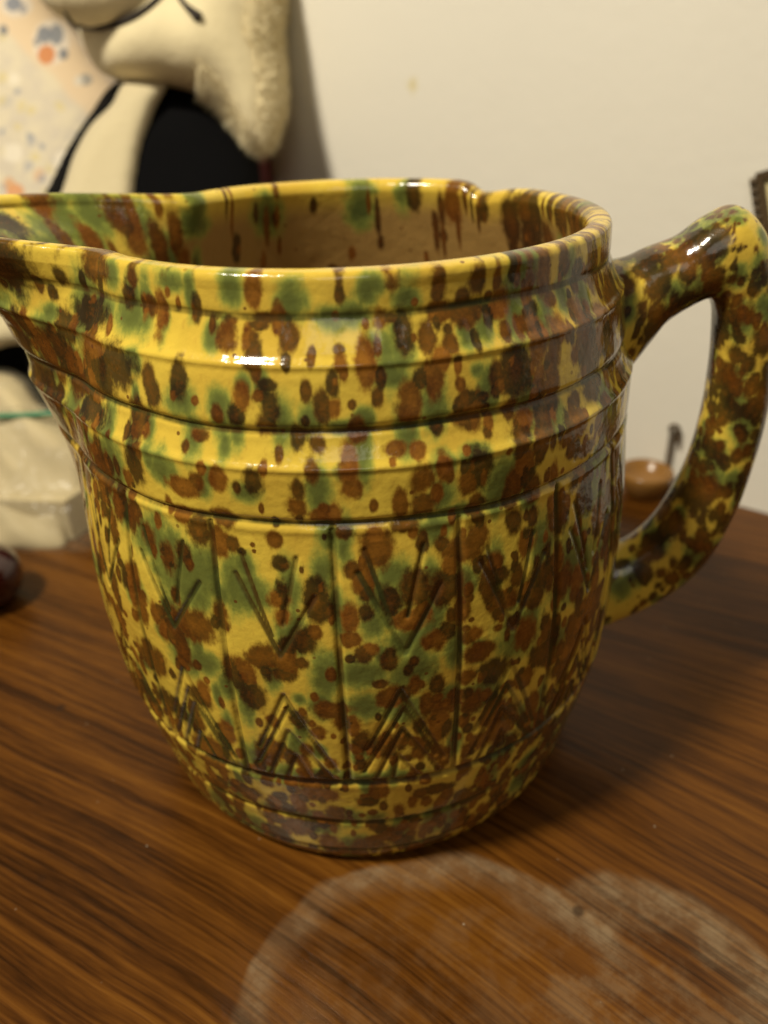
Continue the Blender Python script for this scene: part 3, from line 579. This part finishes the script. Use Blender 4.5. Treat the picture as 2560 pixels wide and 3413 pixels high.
def on_toy(px, py, lift_):
    d = Vector(ray(px, py)); n_ = d.normalized(); best = None
    for s_ in skin_:
        h = s_.ray_cast(Vector(CAM), n_)
        if h[0] is not None and (best is None or h[3] < best): best = h[3]
    if best is None: best = (at(px, py, 2.36)-CAM)@np.array(n_)
    return CAM+np.array(n_)*(best-lift_)
def seam(name, pts, radii, lift_):
    q = catmull(pts, 6); P = np.array([on_toy(a, b, lift_) for a, b in q])
    for _ in range(3): P[1:-1] = (P[:-2]+2*P[1:-1]+P[2:])/4
    V, F = tube(P, np.interp(np.linspace(0, 1, len(P)), *radii)); link_mesh(name, V, F, M_thread, toy)
seam('mouth_seam', [(215, 40), (250, 80), (305, 91), (372, 83), (440, 58), (500, 18), (540, -20)], ([0, .15, .6, 1], [.004, .009, .010, .008]), .003)
seam('black_stitch', [(575, -60), (596, -15), (615, 14), (640, 38), (658, 55), (668, 66)], ([0, .4, .6, .82, .95, 1], [.007, .008, .012, .0165, .012, .003]), .003)
# pile: fine strands over the head
def strands(V, F, n, length, wid, droop, seed):
    r = np.random.default_rng(seed); T = []
    for f in F: T.append(f[:3]); T.append((f[0], f[2], f[3]))
    T = np.array(T); a, b, c = V[T[:, 0]], V[T[:, 1]], V[T[:, 2]]
    nn = np.cross(b-a, c-a); ar = np.linalg.norm(nn, axis=1); nn /= ar[:, None]+1e-12
    cen = V.mean(0)
    k = r.choice(len(T), n, p=ar/ar.sum()); u, v = r.random(n), r.random(n); fl_ = u+v > 1; u[fl_] = 1-u[fl_]; v[fl_] = 1-v[fl_]
    p = a[k]+(b[k]-a[k])*u[:, None]+(c[k]-a[k])*v[:, None]; nv = nn[k]
    d = nv*.6+r.normal(0, .22, (n, 3))+np.array([0, 0, -droop]); d /= np.linalg.norm(d, axis=1)[:, None]
    rim_ = (np.abs(nv@FW) < .6) & (((p-CAM)@RT)/((p-CAM)@FW) > -.24); p, nv, d = p[rim_], nv[rim_], d[rim_]; n = len(p)
    L = length*r.uniform(.5, 1.15, n)[:, None]; s = np.cross(d, r.normal(0, 1, (n, 3))); s /= np.linalg.norm(s, axis=1)[:, None]
    Q = np.stack([p-s*wid, p+s*wid, p+d*L*.6+s*wid*.6+np.array([0, 0, -.12])*L*.3, p+d*L+np.array([0, 0, -.3])*L*.5], 1).reshape(-1, 3)
    i = np.arange(n)*4; Ff = np.concatenate([np.stack([i, i+1, i+2], 1), np.stack([i, i+2, i+3], 1)])
    return Q, Ff
bm = bmesh.new(); bm.from_mesh(head.data); bm.normal_update(); bm.free()
me = head.data; off = np.array(toy.location)/S
co = np.array([v.co[:] for v in me.vertices])/S+off; fc = [list(p.vertices) for p in me.polygons]
Q, Ff = strands(co, fc, 70000, .032, .0009, .45, 5)
o = link_mesh('pile', Q, Ff, M_fur, toy); tag(o, None, None, None, 'stuff')

# maroon board standing behind the ear
c = at(850, 780, 2.86); hz = c[2]+.17
top = at(862, 500, 2.86)
bk = empty('upright_book', (top[0], top[1], 0), 'dark maroon upright book half hidden behind the plush head', 'book')
V, F = box((top[0], top[1], top[2]/2), RT*[.030, .030, 0], np.array([.1, .9, 0])*.16, (0, 0, top[2]/2)); link_mesh('cover', V, F, M_maroon, bk, smooth=False)
V, F = box((top[0], top[1]+.004, top[2]/2+.004), RT*[.022, .022, 0], np.array([.1, .9, 0])*.155, (0, 0, top[2]/2)); link_mesh('pages', V, F, M_paper, bk, smooth=False)

# ------------------------------------------------------------------ zip bag with a cream block inside
bb = on_table(60, 1850)
bag = empty('zip_bag', bb, 'clear plastic zip bag with green seal standing left of the pitcher', 'plastic bag')
bd = lambda x, y: 2.30+.16*(1850-y)/600
outb = [(-330, 1240), (-150, 1222), (0, 1226), (62, 1240), (105, 1268), (150, 1330), (240, 1400), (330, 1500), (350, 1650), (345, 1800), (300, 1858), (220, 1866), (130, 1868), (40, 1852), (-60, 1832), (-250, 1810), (-350, 1700), (-370, 1450)]
stuffed('pouch', outb, bd, .075, M_film, bag, width=130, lump=.10, seed=9)
P = [at(x, y, bd(x, y)-.088) for x, y in ((-330, 1392), (-150, 1390), (0, 1386), (90, 1383), (170, 1378), (240, 1373))]
V, F = tube(catmull(P, 6), .0080, 8); link_mesh('zip_seal', V, F, M_green, bag)
P = [at(x, y, bd(x, y)-.084) for x, y in ((-330, 1370), (-150, 1366), (0, 1362), (90, 1359), (170, 1355), (240, 1350))]
V, F = tube(catmull(P, 6), .0045, 8); link_mesh('seal_ridge', V, F, M_film, bag)
pk_ = stuffed('folded_paper', [(-320, 1268), (-100, 1246), (20, 1246), (80, 1280), (130, 1345), (225, 1420), (310, 1520), (300, 1620), (262, 1690), (228, 1750), (215, 1840), (60, 1838), (-250, 1800), (-330, 1500)],
              lambda x, y: bd(x, y)+.01, .066, M_paper, None, width=80, lump=.30, seed=4)
tag(pk_, 'crumpled cream paper packed in the upper part of the zip bag', 'paper')
K = on_table(232, 1853); K = K+np.array([-.01, .085, .0])
lx = -RT*[1, 1, 0]; lx = lx/np.linalg.norm(lx); lx = lx+np.array([0, .10, 0]); dy_ = np.array([.42, .90, 0]); dy_ /= np.linalg.norm(dy_)
h_ = .135
V, F = box(K+lx*.26+dy_*.06+np.array([0, 0, h_/2]), lx*.26, dy_*.06, (0, 0, h_/2))
bx = link_mesh('cream_box', V, F, M_paper, None, smooth=False)
bv = bx.modifiers.new('soft_edges', 'BEVEL'); bv.width = .0012; bv.segments = 2
tag(bx, 'small cream box in the bottom of the zip bag', 'box')

# ------------------------------------------------------------------ dark red ornament at the left edge
c = on_table(-92, 2085)
V, F = lathe([(.001, 0), (.045, 0), (.075, .012), (.098, .045), (.105, .08), (.098, .115), (.078, .142), (.052, .155), (.047, .165), (.054, .172), (.050, .176), (.040, .170), (.036, .15), (.001, .14)], 48, (c[0], c[1]+.1, 0))
o = fix_normals(link_mesh('red_pot', V, F, M_redgloss)); tag(o, 'dark red glossy round pot cut off at the left edge of the table', 'pot')

# ------------------------------------------------------------------ amber dish and metal hook by the wall
c = on_table(2195, 1650)+np.array([-.01, .055, 0])
c = c+WN*(.092-(c-WP)@WN)
V, F = lathe([(q*.86, h*1.0) for q, h in [(.001, .002), (.055, .002), (.062, .006), (.068, .016), (.086, .040), (.095, .066), (.096, .080), (.090, .086), (.083, .083), (.070, .060), (.045, .046), (.001, .042)]], 48, c)
o = fix_normals(link_mesh('amber_dish', V, F, M_amber)); tag(o, 'small round amber bowl by the wall seen through the handle', 'dish')
hk0 = on_wall(2226, 1545, .035); hk1 = on_wall(2246, 1422, .018)
hook = empty('metal_hook', hk0, 'thin grey metal hook rising behind the amber dish', 'hook')
P = catmull([on_wall(2222, 1625, .012), on_wall(2226, 1545, .014), on_wall(2236, 1480, .016), on_wall(2243, 1435, .016)], 8)
V, F = tube(P, .0095, 10); link_mesh('stem', V, F, M_pewter, hook)
P = catmull([on_wall(2238, 1440, .02), on_wall(2236, 1424, .022), on_wall(2250, 1418, .022), on_wall(2262, 1432, .02), on_wall(2256, 1475, .022)], 6)
V, F = tube(P, .0065, 10); link_mesh('curled_tip', V, F, M_frame, hook)

# ------------------------------------------------------------------ small framed card on the wall, right edge
T0 = on_wall(2500, 594, .02); B0 = on_wall(2528, 790, .02)
dn = (B0-T0); dn /= np.linalg.norm(dn); ri = np.cross(dn, WN); ri /= np.linalg.norm(ri)
if ri@RT < 0: ri = -ri
fr = empty('framed_card', T0, 'small tilted dark framed card with a beaded edge on the wall behind handle', 'picture')
Wf, Hf = .26, .34
def bar(a, b, wd, th, name, mat):
    mid = (a+b)/2; ax = (b-a)/2; q = np.cross(ax/np.linalg.norm(ax), WN)
    V, F = box(mid+WN*th/2, ax, q*wd/2, WN*th/2); return link_mesh(name, V, F, mat, fr, smooth=False)
o0 = T0+ri*.028
bar(o0-ri*.009, o0+ri*Wf, .017, .022, 'frame_rail', M_frame); bar(o0+dn*(Hf), o0+dn*Hf+ri*Wf, .017, .022, 'frame_rail', M_frame)
bar(o0+dn*.009, o0+dn*(Hf-.009), .017, .022, 'frame_stile', M_frame); bar(o0+ri*Wf-dn*.009, o0+ri*Wf+dn*(Hf+.009), .017, .022, 'frame_stile', M_frame)
V, F = box(o0+dn*Hf/2+ri*Wf/2+WN*.005, dn*(Hf/2-.004), ri*(Wf/2-.004), WN*.003); link_mesh('card', V, F, M_card, fr, smooth=False)
V, F = box(T0+ri*.011+dn*Hf/2+WN*.004, dn*Hf/2, ri*.0115, WN*.004); link_mesh('edge_strip', V, F, M_bead, fr, smooth=False)
bV, bF = lathe([(math.sin(t_), -math.cos(t_)) for t_ in np.linspace(.1, math.pi-.1, 6)], 8)
bV = np.array(bV)*.0095; first = None
for i in range(15):
    p = T0+ri*.009+dn*(.012+i*.0225)+WN*.010
    if first is None:
        first = link_mesh('bead', bV+p, bF, M_frame, fr); p0 = p
    else:
        q = first.copy(); scene.collection.objects.link(q); q.parent = fr; q.location = Vector(((p-p0)*S).tolist())
